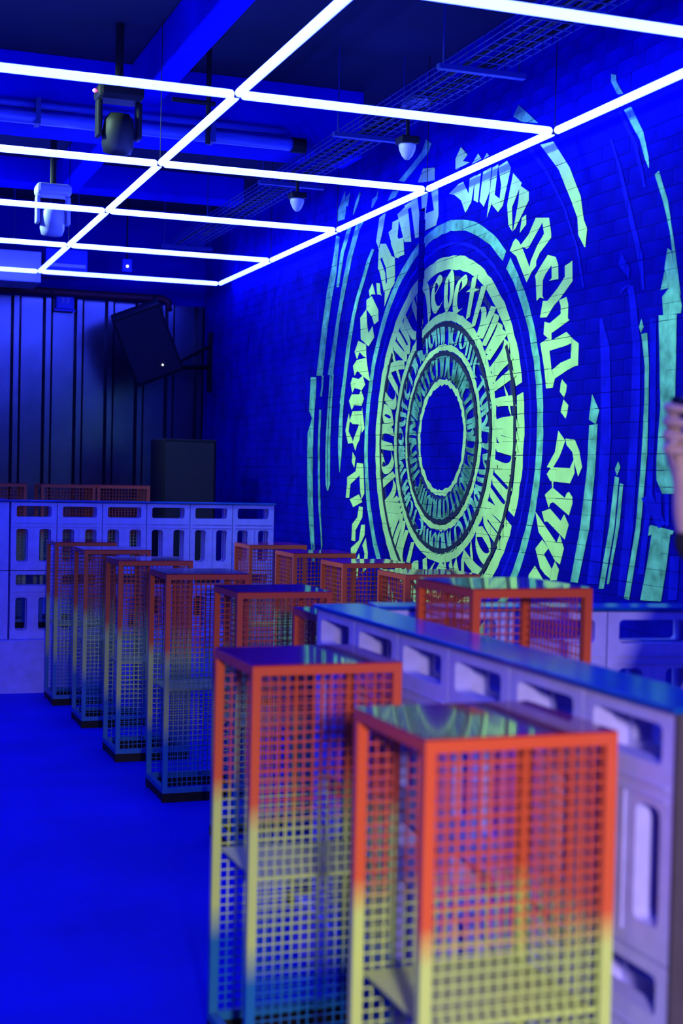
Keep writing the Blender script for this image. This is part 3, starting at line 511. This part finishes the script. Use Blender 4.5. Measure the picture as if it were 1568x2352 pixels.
for k, (nm, colr, polys) in enumerate(MURAL):
    mb = MB()
    for p in polys:
        if min(q[1] for q in p) < 0.0: continue
        patch(mb, p, 0.0016 + 0.00004*k)
    if mb.f: mb.obj(nm, M[colr], mural)
# faint scuffs of pale paint on the plain stretch of wall
for k in range(16):
    y = mrnd.choice((10.3, 10.7, 11.1, 11.7, 12.2)) + mrnd.uniform(-.25, .25); z = mrnd.uniform(1.3, 3.1); mb = MB()
    for j in range(4):
        yy = y + mrnd.uniform(-.08, .08); L = mrnd.uniform(.08, .26); ww = mrnd.uniform(.006, .018); zz = z+mrnd.uniform(-.1, .1)
        patch(mb, [(yy, zz), (yy+ww, zz+.01), (yy+ww*.6, zz+L), (yy+ww*.1, zz+L*.8)])
    if mb.f: mb.obj('scuff', M['blue'], mural)

# ------------------------------------------------------------------ LED grid
GX, GY, GZ, LXc, LYc = 3.434, 6.425, 3.35, 1.656, 1.619
grid = thing('led_grid', (GX, GY, GZ), 'grid of glowing white light tubes hung below the ceiling', 'light')
TR = 0.0205
def tube_mesh(L):
    a = L/2 - 0.035; pts = []; rs = []
    for k in range(4):
        t = math.radians(90*k/3); pts.append((-a - TR*math.cos(t) + 0.0, 0, 0)); rs.append(max(0.002, TR*math.sin(t)))
    for k in range(4):
        t = math.radians(90*(3-k)/3); pts.append((a + TR*math.cos(t), 0, 0)); rs.append(max(0.002, TR*math.sin(t)))
    me = MB().tube(pts, rs, 10).mesh('tube'); me.materials.append(M['led'])
    for p in me.polygons: p.use_smooth = True
    return me
tx, ty = tube_mesh(LXc), tube_mesh(LYc)
conn = MB().lathe([(0.0, 0.012), (0.018, 0.012), (0.024, 0.004), (0.024, -0.004), (0.018, -0.012), (0.0, -0.012)], 6).mesh('connector'); conn.materials.append(M['black'])
wire = MB().tube([(0, 0, 0.01), (0, 0, CZ-GZ)], 0.0025, 5).mesh('hanging_wire'); wire.materials.append(M['black'])
def part_i(name, me, loc, rz=0.0, parent=grid):
    o = bpy.data.objects.new(name, me); COL.objects.link(o); o.parent = parent; o.location = loc; o.rotation_euler.z = rz; return o
NX, J0, J1 = 3, -3, 4
for j in range(J0, J1+1):
    for i in range(NX+1):
        x, y = -LXc*i, LYc*j
        part_i('connector', conn, (x, y, 0))
        if (i + j) % 2 == 0 or i == 0: part_i('hanging_wire', wire, (x, y, 0))
        if i < NX: part_i('tube', tx, (x-LXc/2, y, 0))
        if j < J1: part_i('tube', ty, (x, y+LYc/2, 0), math.pi/2)

# ------------------------------------------------------------------ mesh bar tables
TW, TD, TH, PR = 0.415, 0.385, 1.10, 0.024
def make_table():
    root = thing('bar_table')
    for x in (0, TW-PR):
        for y in (0, TD-PR):
            MB().box(x, x+PR, y, y+PR, 0.045, TH).obj('leg', M['frame'], root)
    for z in (0.045, TH-PR):
        nm = 'top_rail' if z > .5 else 'bottom_rail'
        for y in (0, TD-PR): MB().box(PR, TW-PR, y, y+PR, z, z+PR).obj(nm, M['frame'], root)
        for x in (0, TW-PR): MB().box(x, x+PR, PR, TD-PR, z, z+PR).obj(nm, M['frame'], root)
    MB().box(0.001, TW-0.001, 0.001, TD-0.001, TH, TH+0.004).obj('table_top', M['top'], root)
    MB().box(PR, TW-PR, PR, TD-PR, 0.535, 0.540).obj('shelf', M['frame'], root)
    for y in (0.001, TD-0.031): MB().box(0.0, TW, y, y+0.03, 0.0, 0.045).obj('skid', M['black'], root)
    for x in (0.001, TW-0.031): MB().box(x, x+0.03, 0.031, TD-0.031, 0.01, 0.045).obj('skid', M['black'], root)
    pitch, wt = 0.0252, 0.0034
    def panel(W):
        mb = MB(); n = int(round((W-2*PR)/pitch)); p = (W-2*PR)/n
        for k in range(1, n):
            x = PR + k*p; mb.box(x-wt/2, x+wt/2, -0.0015, 0.0015, 0.045+PR, TH-PR)
        m = int(round((TH-0.045-2*PR)/pitch)); q = (TH-0.045-2*PR)/m
        for k in range(1, m):
            z = 0.045 + PR + k*q; mb.box(PR, W-PR, 0.0015, 0.0045, z-wt/2, z+wt/2)
        return mb
    for y in (0.010, TD-0.014):
        mb = panel(TW); mb.xf(Matrix.Translation((0, y, 0))); tag(mb.obj('mesh_panel', M['frame'], root), kind='stuff')
    for x in (TW-0.010,):          # the fourth side is open
        mb = panel(TD); mb.xf(Matrix.Translation((x, 0, 0)) @ Matrix.Rotation(math.pi/2, 4, 'Z')); tag(mb.obj('mesh_panel', M['frame'], root), kind='stuff')
    return root
proto = make_table(); used = [False]
def table(x, y, label, group, z=0.0, rz=0.0, flip=False):
    o = copy_tree(proto) if used[0] else proto
    used[0] = True
    o.location = (x, y, z); o.rotation_euler.z = rz
    if flip: o.rotation_euler.z = math.pi; o.location = (x+TW, y+TD, z)
    return tag(o, label, 'table', group)
ROW = 'mesh tables lined along the open floor'
table(1.07, 2.45, 'nearest mesh bar table fading from orange red to yellow, in the front right', ROW)
table(1.04, 3.50, 'second nearest mesh table fading red to yellow to blue, behind the nearest one', ROW)
table(1.64, 4.63, 'mesh table half hidden behind the far end of the lilac partition', ROW, flip=True)
table(1.61, 5.66, 'mesh table fifth back in the left row, just behind the second nearest table', ROW)
table(1.545, 6.68, 'mesh table with blue lower legs, fourth from the slotted back partition', ROW)
table(1.51, 7.68, 'mesh table third from the slotted back partition in the left row', ROW)
table(1.505, 8.74, 'mesh table second from the slotted back partition in the left row', ROW)
table(1.46, 9.62, 'last mesh table of the left row, standing right at the back partition', ROW)
ROW2 = 'mesh tables along the mural wall'
table(2.74, 9.36, 'farthest dark red mesh table in the row along the mural wall', ROW2, flip=True)
table(2.745, 8.40, 'second farthest dark red mesh table in the row along the mural wall', ROW2, flip=True)
table(2.73, 7.46, 'dark red mesh table before the mural, third from the back', ROW2, flip=True)
table(2.75, 6.60, 'dark red mesh table under the mural, nearest of the wall row', ROW2, flip=True)
PLAT, STG = 0.18, 0.375
table(1.735+TD, 3.66, 'red mesh table raised on the platform inside the lilac partitions', None, PLAT, math.pi/2)
table(1.557, 11.0, 'dark mesh table on the stage behind the back partition, left of its twin', 'mesh tables on the stage', STG)
table(1.985, 11.0, 'dark mesh table on the stage beside the tall black speaker cabinet', 'mesh tables on the stage', STG)
table(1.034, 11.0, 'blue lit mesh table on the stage at the left edge', 'mesh tables on the stage', STG)

# ------------------------------------------------------------------ platforms and slotted partitions
pf = thing('low_platform', (2.6, 3.4, 0), 'low platform carrying the lilac slotted partitions', 'platform')
MB().box(-1.10, 0.94, -1.25, 1.10, 0.0, PLAT).obj('deck', M['lilac'], pf)
st = thing('stage', (1.0, 12.0, 0), 'raised stage with a plain blue lit front below the back partition', 'stage')
MB().box(-3.0, 2.54, -1.80, 1.85, 0.0, STG).obj('deck', M['lilac'], st)
BLH = 0.49
def block_mesh(Wd, depth=0.145):
    """hollow cast block: one wide slot over two tall ones, in both faces"""
    mb = MB(); t = 0.048; s = Wd/0.345; g = 0.0025
    outer = [(g, g), (Wd-g, g), (Wd-g, BLH-g), (g, BLH-g)]
    x0, x1 = 0.042*s, 0.302*s
    holes = [rrect(x0, x1, BLH-0.108, BLH-0.028, 0.016), rrect(x0, x0+0.088*s, BLH-0.428, BLH-0.192, 0.020), rrect(x1-0.088*s, x1, BLH-0.428, BLH-0.192, 0.020)]
    holed_plate(mb, outer, holes, 0.0, t)
    holed_plate(mb, outer, holes, depth-t, depth)
    for (a, b, c, d) in ((g, 0.02, g, BLH-g), (Wd-0.02, Wd-g, g, BLH-g), (0.02, Wd-0.02, g, 0.02), (0.02, Wd-0.02, BLH-0.02, BLH-g), (0.02, Wd-0.02, BLH-0.160, BLH-0.140)):
        mb.box(a, b, t, depth-t, c, d)
    # raised rims around the slot fields
    for (a, b, c, d) in ((0.02*s, Wd-0.02*s, BLH-0.150, BLH-0.146), (0.02*s, Wd-0.02*s, BLH-0.176, BLH-0.172), (Wd/2-0.004, Wd/2+0.004, 0.03, BLH-0.18)):
        mb.box(a, b, -0.004, 0.0, c, d)
    me = mb.mesh('slotted_block'); me.materials.append(M['lilac']); return me
def partition(loc, rz, n, Wd, label, ends=True, capover=0.012, fill=0.0):
    root = thing('slotted_partition', loc, label, 'partition', None, rz)
    me = block_mesh(Wd)
    for r in range(2):
        for k in range(n):
            part_i('slotted_block', me, (k*Wd, 0, r*BLH), 0, root)
    if fill: MB().box(-fill, 0, 0.0, 0.145, 0.0, 2*BLH).obj('corner_post', M['lilac'], root)
    MB().box(-capover-fill, n*Wd+capover, -capover, 0.145+capover, 2*BLH, 2*BLH+0.014).obj('cap_board', M['cap'], root, bevel=0.003)
    if ends:
        MB().box(n*Wd, n*Wd+0.012, -0.002, 0.147, 0.0, 2*BLH).obj('end_board', M['endboard'], root)
    return root
# front: faces -X, runs toward the camera
partition((1.52, 4.39, PLAT), -math.pi/2, 6, 0.348, 'pale lilac slotted partition with blue top running toward the camera')
partition((1.795, 4.281, PLAT), math.radians(-9), 5, 0.345, 'lilac slotted partition behind the raised red table, below the mural', ends=False, capover=0.004, fill=0.10)
partition((1.088, 10.28+3*0.3255, STG), -math.pi/2, 3, 0.3255, 'short slotted partition on the stage running back at the left edge', ends=False)
partition((1.245, 10.28, STG), 0.0, 6, 0.3255, 'blue lit slotted partition on the stage front at the back', ends=False)

# ------------------------------------------------------------------ loudspeakers at the back
def cabinet(name, Wc, D, Hc, label, loc, rot, bevel=0.012):
    root = thing(name, loc, label, 'speaker'); root.rotation_euler = rot
    MB().box(-Wc/2, Wc/2, -D/2, D/2, 0, Hc).obj('cabinet', M['black'], root, bevel=bevel)
    MB().box(-Wc/2+0.02, Wc/2-0.02, -D/2-0.008, -D/2, 0.03, Hc-0.03).obj('grille', M['grille'], root, bevel=0.003)
    return root
sp = cabinet('loudspeaker', 0.46, 0.40, 0.66, 'black loudspeaker hung tilted on the corner by the metal wall', (2.94, 13.15, 2.49), (math.radians(14), math.radians(-22), math.radians(-14)))
MB().lathe([(0.0, -0.004), (0.007, -0.004), (0.007, 0.004), (0.0, 0.004)], 10).xf(Matrix.Translation((0.06, -0.212, 0.12)) @ Matrix.Rotation(math.pi/2, 4, 'X')).obj('power_light', M['white_led'], [ch for ch in sp.children if ch.name.startswith('cabinet')][0])
br = thing('wall_bracket', (3.545, 13.6, 2.6), 'dark steel bracket arm holding the tilted loudspeaker to the wall', 'bracket')
MB().box(-0.02, 0.0, -0.06, 0.06, -0.22, 0.36).obj('wall_plate', M['black'], br)
MB().tube([(-0.02, 0, 0.02), (-0.42, -0.34, -0.02)], 0.022, 8).obj('arm', M['black'], br)
MB().tube([(-0.02, 0, 0.22), (-0.36, -0.30, 0.05)], 0.014, 8).obj('brace', M['black'], br)
sub = cabinet('speaker_cabinet', 0.46, 0.5, 1.87-STG, 'tall black speaker cabinet standing on the stage in the corner', (2.90, 12.0, STG), (0, 0, 0))
MB().box(-0.20, 0.20, -0.262, -0.258, 0.72, 0.735).obj('seam', M['black'], sub)

# red steel pipe and small box on the metal wall
hp = thing('wall_pipe', (2.0, 13.74, 3.28), 'dark red steel pipe along the top of the metal sheets', 'pipe')
MB().tube([(-4.0, 0, 0), (1.08, 0, 0), (1.14, 0, -0.02), (1.15, 0, -0.12)], 0.035, 12).obj('pipe', M['darkred'], hp, smooth=True)
for x in (-3.0, -1.5, 0.0, 1.0): MB().box(x-0.015, x+0.015, -0.045, 0.175, -0.012, 0.012).obj('clamp', M['black'], hp)
bx = thing('wall_box', (2.15, 13.86, 3.13), 'small blue lit wall box numbered 33 below the red pipe', 'box')
bcase = MB().box(-0.085, 0.085, -0.07, 0.02, 0.0, 0.16).obj('case', M['duct'], bx, bevel=0.008)
MB().box(-0.10, 0.10, -0.05, 0.0, -0.02, 0.0).obj('shelf', M['duct'], bx)
tc = bpy.data.curves.new('number', 'FONT'); tc.body = '33'; tc.size = 0.075; tc.extrude = 0.002; tc.align_x = 'CENTER'; tc.space_character = 1.25
to = bpy.data.objects.new('number_tmp', tc); COL.objects.link(to)
bpy.context.view_layer.update()
me = bpy.data.meshes.new_from_object(to.evaluated_get(bpy.context.evaluated_depsgraph_get())); bpy.data.objects.remove(to)
me.materials.append(M['greycase'])
to = bpy.data.objects.new('number', me); COL.objects.link(to); to.parent = bcase; to.location = (0, -0.0725, 0.055); to.rotation_euler = (math.pi/2, 0, 0)

# ------------------------------------------------------------------ ceiling equipment
def moving_head(loc, matb, label, red=False, s=1.0, rz=0.0, hang=0.3):
    root = thing('moving_head_light', loc, label, 'stage light', 'moving head lights', rz)
    basep = MB().box(-0.15*s, 0.15*s, -0.11*s, 0.11*s, -0.10*s, 0.0).obj('base', matb, root, bevel=0.03*s)
    for x in (-1, 1):
        MB().box(x*0.13*s-0.018*s, x*0.13*s+0.018*s, -0.05*s, 0.05*s, -0.34*s, -0.10*s).obj('yoke_arm', matb, root, bevel=0.012*s)
    hd = MB().lathe([(0.0, 0.13), (0.06, 0.125), (0.095, 0.08), (0.105, 0.0), (0.105, -0.08), (0.09, -0.13), (0.075, -0.135), (0.0, -0.13)], 24)
    hd.xf(Matrix.Translation((0, 0, -0.30*s)) @ Matrix.Rotation(math.radians(18), 4, 'X') @ Matrix.Scale(s, 4))
    head = hd.obj('head', matb, root, smooth=True)
    ln = MB().lathe([(0.0, -0.137), (0.07, -0.136), (0.072, -0.13)], 20)
    ln.xf(Matrix.Translation((0, 0, -0.30*s)) @ Matrix.Rotation(math.radians(18), 4, 'X') @ Matrix.Scale(s, 4)); ln.obj('lens', M['glass'], head)
    MB().tube([(0, 0, 0), (0, 0, hang)], 0.028*s, 10).obj('hanging_post', M['black'], root)
    if red: MB().lathe([(0.0, 0.012), (0.012, 0.006), (0.012, -0.006), (0.0, -0.012)], 10).xf(Matrix.Translation((-0.165*s, -0.03, -0.05*s)) @ Matrix.Scale(1.0, 4)).obj('indicator', M['red_led'], basep)
    return root
moving_head((1.565, 8.2, 3.80), M['black'], 'black moving head light with a red indicator hanging by the beam', True, 0.88, 0.0, CZ-3.80)
moving_head((1.535, 10.5, 3.655), M['greycase'], 'pale grey moving head light farther back under the ceiling', False, 0.84, 0.0, CZ-3.655)

def dome(loc, label, top):
    root = thing('dome_camera', loc, label, 'camera', 'dome cameras below the cable tray')
    MB().lathe([(0.0, 0.0), (0.046, 0.0), (0.05, -0.01), (0.045, -0.035), (0.031, -0.065), (0.014, -0.085), (0.0, -0.088)], 22).obj('housing', M['white'], root, smooth=True)
    MB().box(-0.055, 0.055, -0.055, 0.055, 0.0, 0.04).obj('mount', M['black'], root, bevel=0.008)
    MB().tube([(0, 0, 0.04), (0, 0, top)], 0.012, 8).obj('stem', M['black'], root)
    return root
TZ = 3.66
dome((3.075, 9.5, 3.515), 'white dome camera below the tray, the one farther back', TZ-3.515)
dome((3.075, 7.5, 3.475), 'white dome camera beside the mural letters, the nearer one', TZ-3.475)

tr = thing('cable_tray', (3.08, 0, TZ), 'wire mesh cable tray running along the mural wall', 'cable tray')
mb = MB()
for x in (-0.13, -0.078, -0.026, 0.026, 0.078, 0.13): mb.box(x-0.002, x+0.002, RY+0.1, 13.5, -0.002, 0.002)
for x in (-0.13, 0.13):
    for z in (0.03, 0.06): mb.box(x-0.002, x+0.002, RY+0.1, 13.5, z-0.002, z+0.002)
y = RY+0.15
while y < 13.5:
    mb.box(-0.13, 0.13, y-0.002, y+0.002, -0.006, -0.002)
    for x in (-0.13, 0.13): mb.box(x-0.002, x+0.002, y-0.002, y+0.002, -0.002, 0.06)
    y += 0.10
tag(mb.obj('wire_basket', M['steel'], tr), kind='stuff')
for y in (5.0, 6.55, 8.1, 9.65, 11.2, 12.75):
    MB().box(-0.24, 0.24, y-0.02, y+0.02, -0.034, -0.008).obj('strut', M['steel'], tr)
    for x in (-0.21, 0.21): MB().tube([(x, y, -0.02), (x, y, CZ-TZ)], 0.005, 6).obj('threaded_rod', M['steel'], tr)
for (x, a, b, r) in ((-0.06, 4.4, 13.0, 0.012), (0.01, 4.4, 12.2, 0.016), (0.07, 4.4, 11.5, 0.010)):
    pts = [(x + 0.012*math.sin(y*2.1+x*40), y, 0.004 + r) for y in [a + (b-a)*k/24 for k in range(25)]]
    MB().tube(pts, r, 6).obj('cable', M['black'], tr)
MB().lathe([(0, .03), (.06, .03), (.075, .012), (.075, -.006), (0, -.01)], 14).xf(Matrix.Translation((-0.02, 7.35, 0.012)) @ Matrix.Diagonal((1, 1.7, 1, 1))).obj('cable_coil', M['steel'], tr)

pp = thing('ceiling_pipe', (0, 8.90, 3.74), 'blue lit pipe strapped along the ceiling cross beam', 'pipe')
MB().tube([(LX+0.1, 0, 0.0), (2.86, 0, 0.0)], 0.040, 14).obj('pipe', M['pipe'], pp, smooth=True)
MB().tube([(LX+0.1, 0.02, 0.085), (2.80, 0.02, 0.085)], 0.022, 12).obj('conduit', M['duct'], pp, smooth=True)
MB().lathe([(0, .045), (.05, .045), (.05, -.045), (0, -.045)], 14).xf(Matrix.Translation((2.88, 0, 0)) @ Matrix.Rotation(math.pi/2, 4, 'Y')).obj('end_cap', M['black'], pp)
for x in (-3, -1.5, 0.3, 1.2, 2.3): MB().box(x-0.015, x+0.015, -0.04, 0.07, -0.04, 0.12).obj('strap', M['steel'], pp)

du = thing('ventilation_duct', (0.2, 13.02, 3.265), 'pale lit ventilation duct at the back left, just above the tubes', 'duct')
MB().box(-3.0, 1.61, 0, 0.50, 0.0, 0.28).obj('duct', M['greycase'], du, bevel=0.01)
for x in (-1.6, -0.4, 0.8): MB().box(x-0.02, x+0.02, -0.012, 0.51, -0.012, 0.292).obj('flange', M['greycase'], du)
for x in (-2.4, -0.1, 1.4): MB().tube([(x, 0.28, 0.28), (x, 0.28, CZ-3.265)], 0.006, 6).obj('hanger_rod', M['steel'], du)
d2 = thing('air_unit', (2.06, 13.30, 3.40), 'boxy blue air unit beside the ventilation duct at the back', 'air unit')
MB().box(-0.20, 0.18, -0.2, 0.35, 0.0, 0.20).obj('case', M['duct'], d2, bevel=0.012)
MB().box(-0.18, 0.16, -0.215, -0.2, 0.03, 0.06).obj('grille', M['greycase'], d2)
for x in (-0.13, 0.13): MB().tube([(x, 0.05, 0.20), (x, 0.05, CZ-3.40)], 0.006, 6).obj('hanger_rod', M['steel'], d2)
d3 = thing('ceiling_sensor', (2.62, 13.2, 3.44), 'small ceiling sensor box with a white light', 'sensor')
scase = MB().box(-0.045, 0.045, -0.03, 0.03, 0, 0.12).obj('case', M['duct'], d3, bevel=0.008)
MB().lathe([(0, .004), (.011, .004), (.011, -.004), (0, -.004)], 10).xf(Matrix.Translation((0, -0.033, 0.05)) @ Matrix.Rotation(math.pi/2, 4, 'X')).obj('indicator', M['white_led'], scase)
MB().tube([(0, 0, 0.12), (0, 0, CZ-3.44)], 0.008, 8).obj('stem', M['black'], d3)
# suspended rods over the grid
ro = thing('hanging_rig', (1.86, 6.9, 3.55), 'dark T shaped hanging rig beside the ceiling beam', 'rig')
MB().tube([(0.26, 1.4, 0), (0.26, 1.4, CZ-3.55)], 0.016, 8).obj('drop_rod', M['black'], ro)
MB().tube([(0.04, 1.4, 0.24), (0.30, 1.4, 0.24)], 0.014, 8).obj('cross_bar', M['black'], ro)

# ------------------------------------------------------------------ person at the right edge
R3 = Vector((0.9398, -0.342, 0)); F3 = Vector((-0.9398, 0.342, 0)); L3 = Vector((-0.342, -0.9398, 0)); U3 = Vector((0, 0, 1))
def skin_obj(name, verts, edges, radii, mat_, parent=None, root_i=0, sub=2):
    me = bpy.data.meshes.new(name); me.from_pydata([tuple(v) for v in verts], edges, []); me.update()
    o = bpy.data.objects.new(name, me); COL.objects.link(o); me.materials.append(mat_)
    if parent: o.parent = parent
    sk = o.modifiers.new('skin', 'SKIN'); sk.use_smooth_shade = True
    layer = me.skin_vertices[0] if me.skin_vertices else None
    if layer is None:
        bpy.context.view_layer.objects.active = o
    for i, r in enumerate(radii):
        d = me.skin_vertices[0].data[i]
        d.radius = r if isinstance(r, tuple) else (r, r); d.use_root = (i == root_i)
    s = o.modifiers.new('sub', 'SUBSURF'); s.levels = sub; s.render_levels = sub
    return o
ELB = Vector((1.752, 2.604, 1.455)); WRI = Vector((1.718, 2.590, 1.615))
SHN = ELB + R3*0.25 + U3*0.115 + L3*0.02          # near shoulder
CH = SHN - L3*0.17 + Vector((0, 0, -0.02))        # chest centre
base = Vector((CH.x, CH.y, PLAT))
per = thing('person', tuple(base), 'person in black clothes raising a hand to the face at the right edge', 'person')
def rel(p): return Vector(p) - base
def P3(f, l, z): return F3*f + L3*l + U3*z        # local: forward, left, up from the feet
shz = SHN.z - PLAT; hz = 0.52*1.70
V = []; E = []; Rd = []
def v(p, r, frm=None):
    V.append(Vector(p)); Rd.append(r); i = len(V)-1
    if frm is not None: E.append((frm, i))
    return i
pel = v(P3(0, 0, hz), (.15, .11))
wai = v(P3(0, 0, hz+.17), (.13, .10), pel); che = v(P3(0, 0, shz-.10), (.155, .115), wai); nb = v(P3(-.01, 0, shz+.03), (.085, .07), che)
nk = v(P3(0.0, 0, shz+.10), .055, nb); jaw = v(P3(.025, 0, shz+.17), (.07, .08), nk); hd = v(P3(.015, 0, shz+.25), (.078, .095), jaw); cw = v(P3(0.0, 0, shz+.33), (.065, .075), hd)
nose = v(P3(.125, 0, shz+.215), .013, jaw)
sn = v(rel(SHN), .062, che); en = v(rel(ELB), .043, sn); mid = v(rel(ELB.lerp(WRI, .45)), .041, en); wn = v(rel(WRI), .028, mid)
pm0 = rel(WRI) + U3*0.045 + F3*0.016; pm = v(pm0, (.036, .020), wn)
sf = v(P3(-.01, -.17, shz), .062, che); ef = v(P3(.05, -.25, shz-.28), .045, sf); wf = v(P3(.16, -.22, shz-.50), .030, ef); pf_ = v(P3(.20, -.21, shz-.58), (.034, .018), wf)
for k in range(4): 
    a = v(P3(.225+.012*k, -.235+.018*k, shz-.63), .009, pf_); v(P3(.235+.012*k, -.232+.018*k, shz-.665), .0075, a)
for sgn in (1, -1):
    hp_ = v(P3(0, .095*sgn, hz-.06), .09, pel); kn = v(P3(.01, .10*sgn, .49), .058, hp_); an = v(P3(-.02, .10*sgn, .09), .038, kn); toe = v(P3(.13, .11*sgn, .035), (.04, .03), an)
# raised hand: palm up from the wrist, four fingers curled forward around the camera, thumb below
kn0 = rel(WRI) + U3*0.085
for k, (ln_, rr_) in enumerate(((.030, .0105), (.034, .0115), (.032, .0115), (.026, .0105))):
    b0 = kn0 + U3*(0.080 - 0.029*k - 0.02) + F3*0.022
    k1 = v(b0 + F3*0.016 - R3*0.0 + L3*0.010, rr_+.0015, pm)
    k2 = v(b0 + F3*0.030 + L3*0.020 - U3*0.003, rr_+.001, k1)
    k3 = v(b0 + F3*0.020 + L3*(0.030+ln_*.3) - U3*0.006, rr_, k2)
    v(b0 - F3*0.014 + L3*(0.034+ln_*.3) - U3*0.010, rr_-.002, k3)
th = v(pm0 + F3*0.018 + L3*0.02 - U3*0.002, .013, pm); th2 = v(pm0 + F3*0.030 + L3*0.034 + U3*0.012, .012, th); v(pm0 + F3*0.012 + L3*0.046 + U3*0.028, .010, th2)
body = skin_obj('body', V, E, Rd, M['skin'], per)
# clothing
V2 = []; E2 = []; R2 = []
def c(p, r, frm=None):
    V2.append(Vector(p)); R2.append(r); i = len(V2)-1
    if frm is not None: E2.append((frm, i))
    return i
p0 = c(P3(0, 0, hz-.02), (.17, .13)); w0 = c(P3(0, 0, hz+.17), (.165, .13), p0); c0 = c(P3(0, 0, shz-.09), (.185, .14), w0); n0 = c(P3(-.005, 0, shz+.05), (.085, .08), c0)
s1 = c(rel(SHN), .085, c0); e1 = c(rel(ELB) - U3*0.006, .066, s1); c(rel(ELB.lerp(WRI, .42)), .056, e1)
s2 = c(P3(-.01, -.17, shz), .08, c0); e2 = c(P3(.05, -.25, shz-.28), .062, s2); c(P3(.15, -.222, shz-.47), .045, e2)
skin_obj('jacket', V2, E2, R2, M['cloth'], per)
V2 = []; E2 = []; R2 = []
p0 = c(P3(0, 0, hz), (.165, .125))
for sgn in (1, -1):
    a = c(P3(0, .095*sgn, hz-.08), .105, p0); b = c(P3(.01, .10*sgn, .49), .074, a); c(P3(-.02, .10*sgn, .10), .062, b)
skin_obj('trousers', V2, E2, R2, M['cloth'], per)
for sgn in (1, -1):
    V2 = []; E2 = []; R2 = []
    a = c(P3(-.04, .10*sgn, .05), (.047, .045)); b = c(P3(.06, .105*sgn, .045), (.05, .04), a); c(P3(.15, .11*sgn, .035), (.045, .03), b)
    skin_obj('shoe', V2, E2, R2, M['black'], per)
V2 = []; E2 = []; R2 = []
a = c(P3(-.03, 0, shz+.20), (.07, .07)); b = c(P3(-.025, 0, shz+.29), (.088, .095), a); c(P3(-.005, 0, shz+.355), (.06, .065), b)
skin_obj('hair', V2, E2, R2, M['hair'], per)
for sgn in (1, -1):
    MB().lathe([(0, .013), (.008, .010), (.012, 0), (.008, -.010), (0, -.013)], 12).xf(Matrix.Translation(P3(.088, .033*sgn, shz+.245))).obj('eye', M['white'], per, smooth=True)
    MB().lathe([(0, .028), (.010, .024), (.014, 0), (.008, -.026), (0, -.03)], 12).xf(Matrix.Translation(P3(.0, .083*sgn, shz+.225))).obj('ear', M['skin'], per, smooth=True)
MB().box(-.003, .003, -.022, .022, -.005, .005).xf(Matrix.Translation(P3(.105, 0, shz+.165)) @ Matrix.Rotation(math.atan2(F3.y, F3.x), 4, 'Z')).obj('mouth', M['darkred'], per, bevel=0.002)
# the small camera held in the raised hand
cm = thing('compact_camera', tuple(base + kn0 + F3*(-0.012) + L3*0.012 + U3*0.072), 'small black camera held in the raised hand at the right edge', 'camera', rz=math.atan2(F3.y, F3.x))
MB().box(-0.02, 0.012, -0.06, 0.045, -0.055, 0.02).obj('case', M['black'], cm, bevel=0.006)
MB().lathe([(0, .02), (.022, .02), (.024, 0), (.024, -.012), (0, -.012)], 18).xf(Matrix.Translation((0.026, -0.01, -0.012)) @ Matrix.Rotation(math.pi/2, 4, 'Y')).obj('lens', M['glass'], cm)
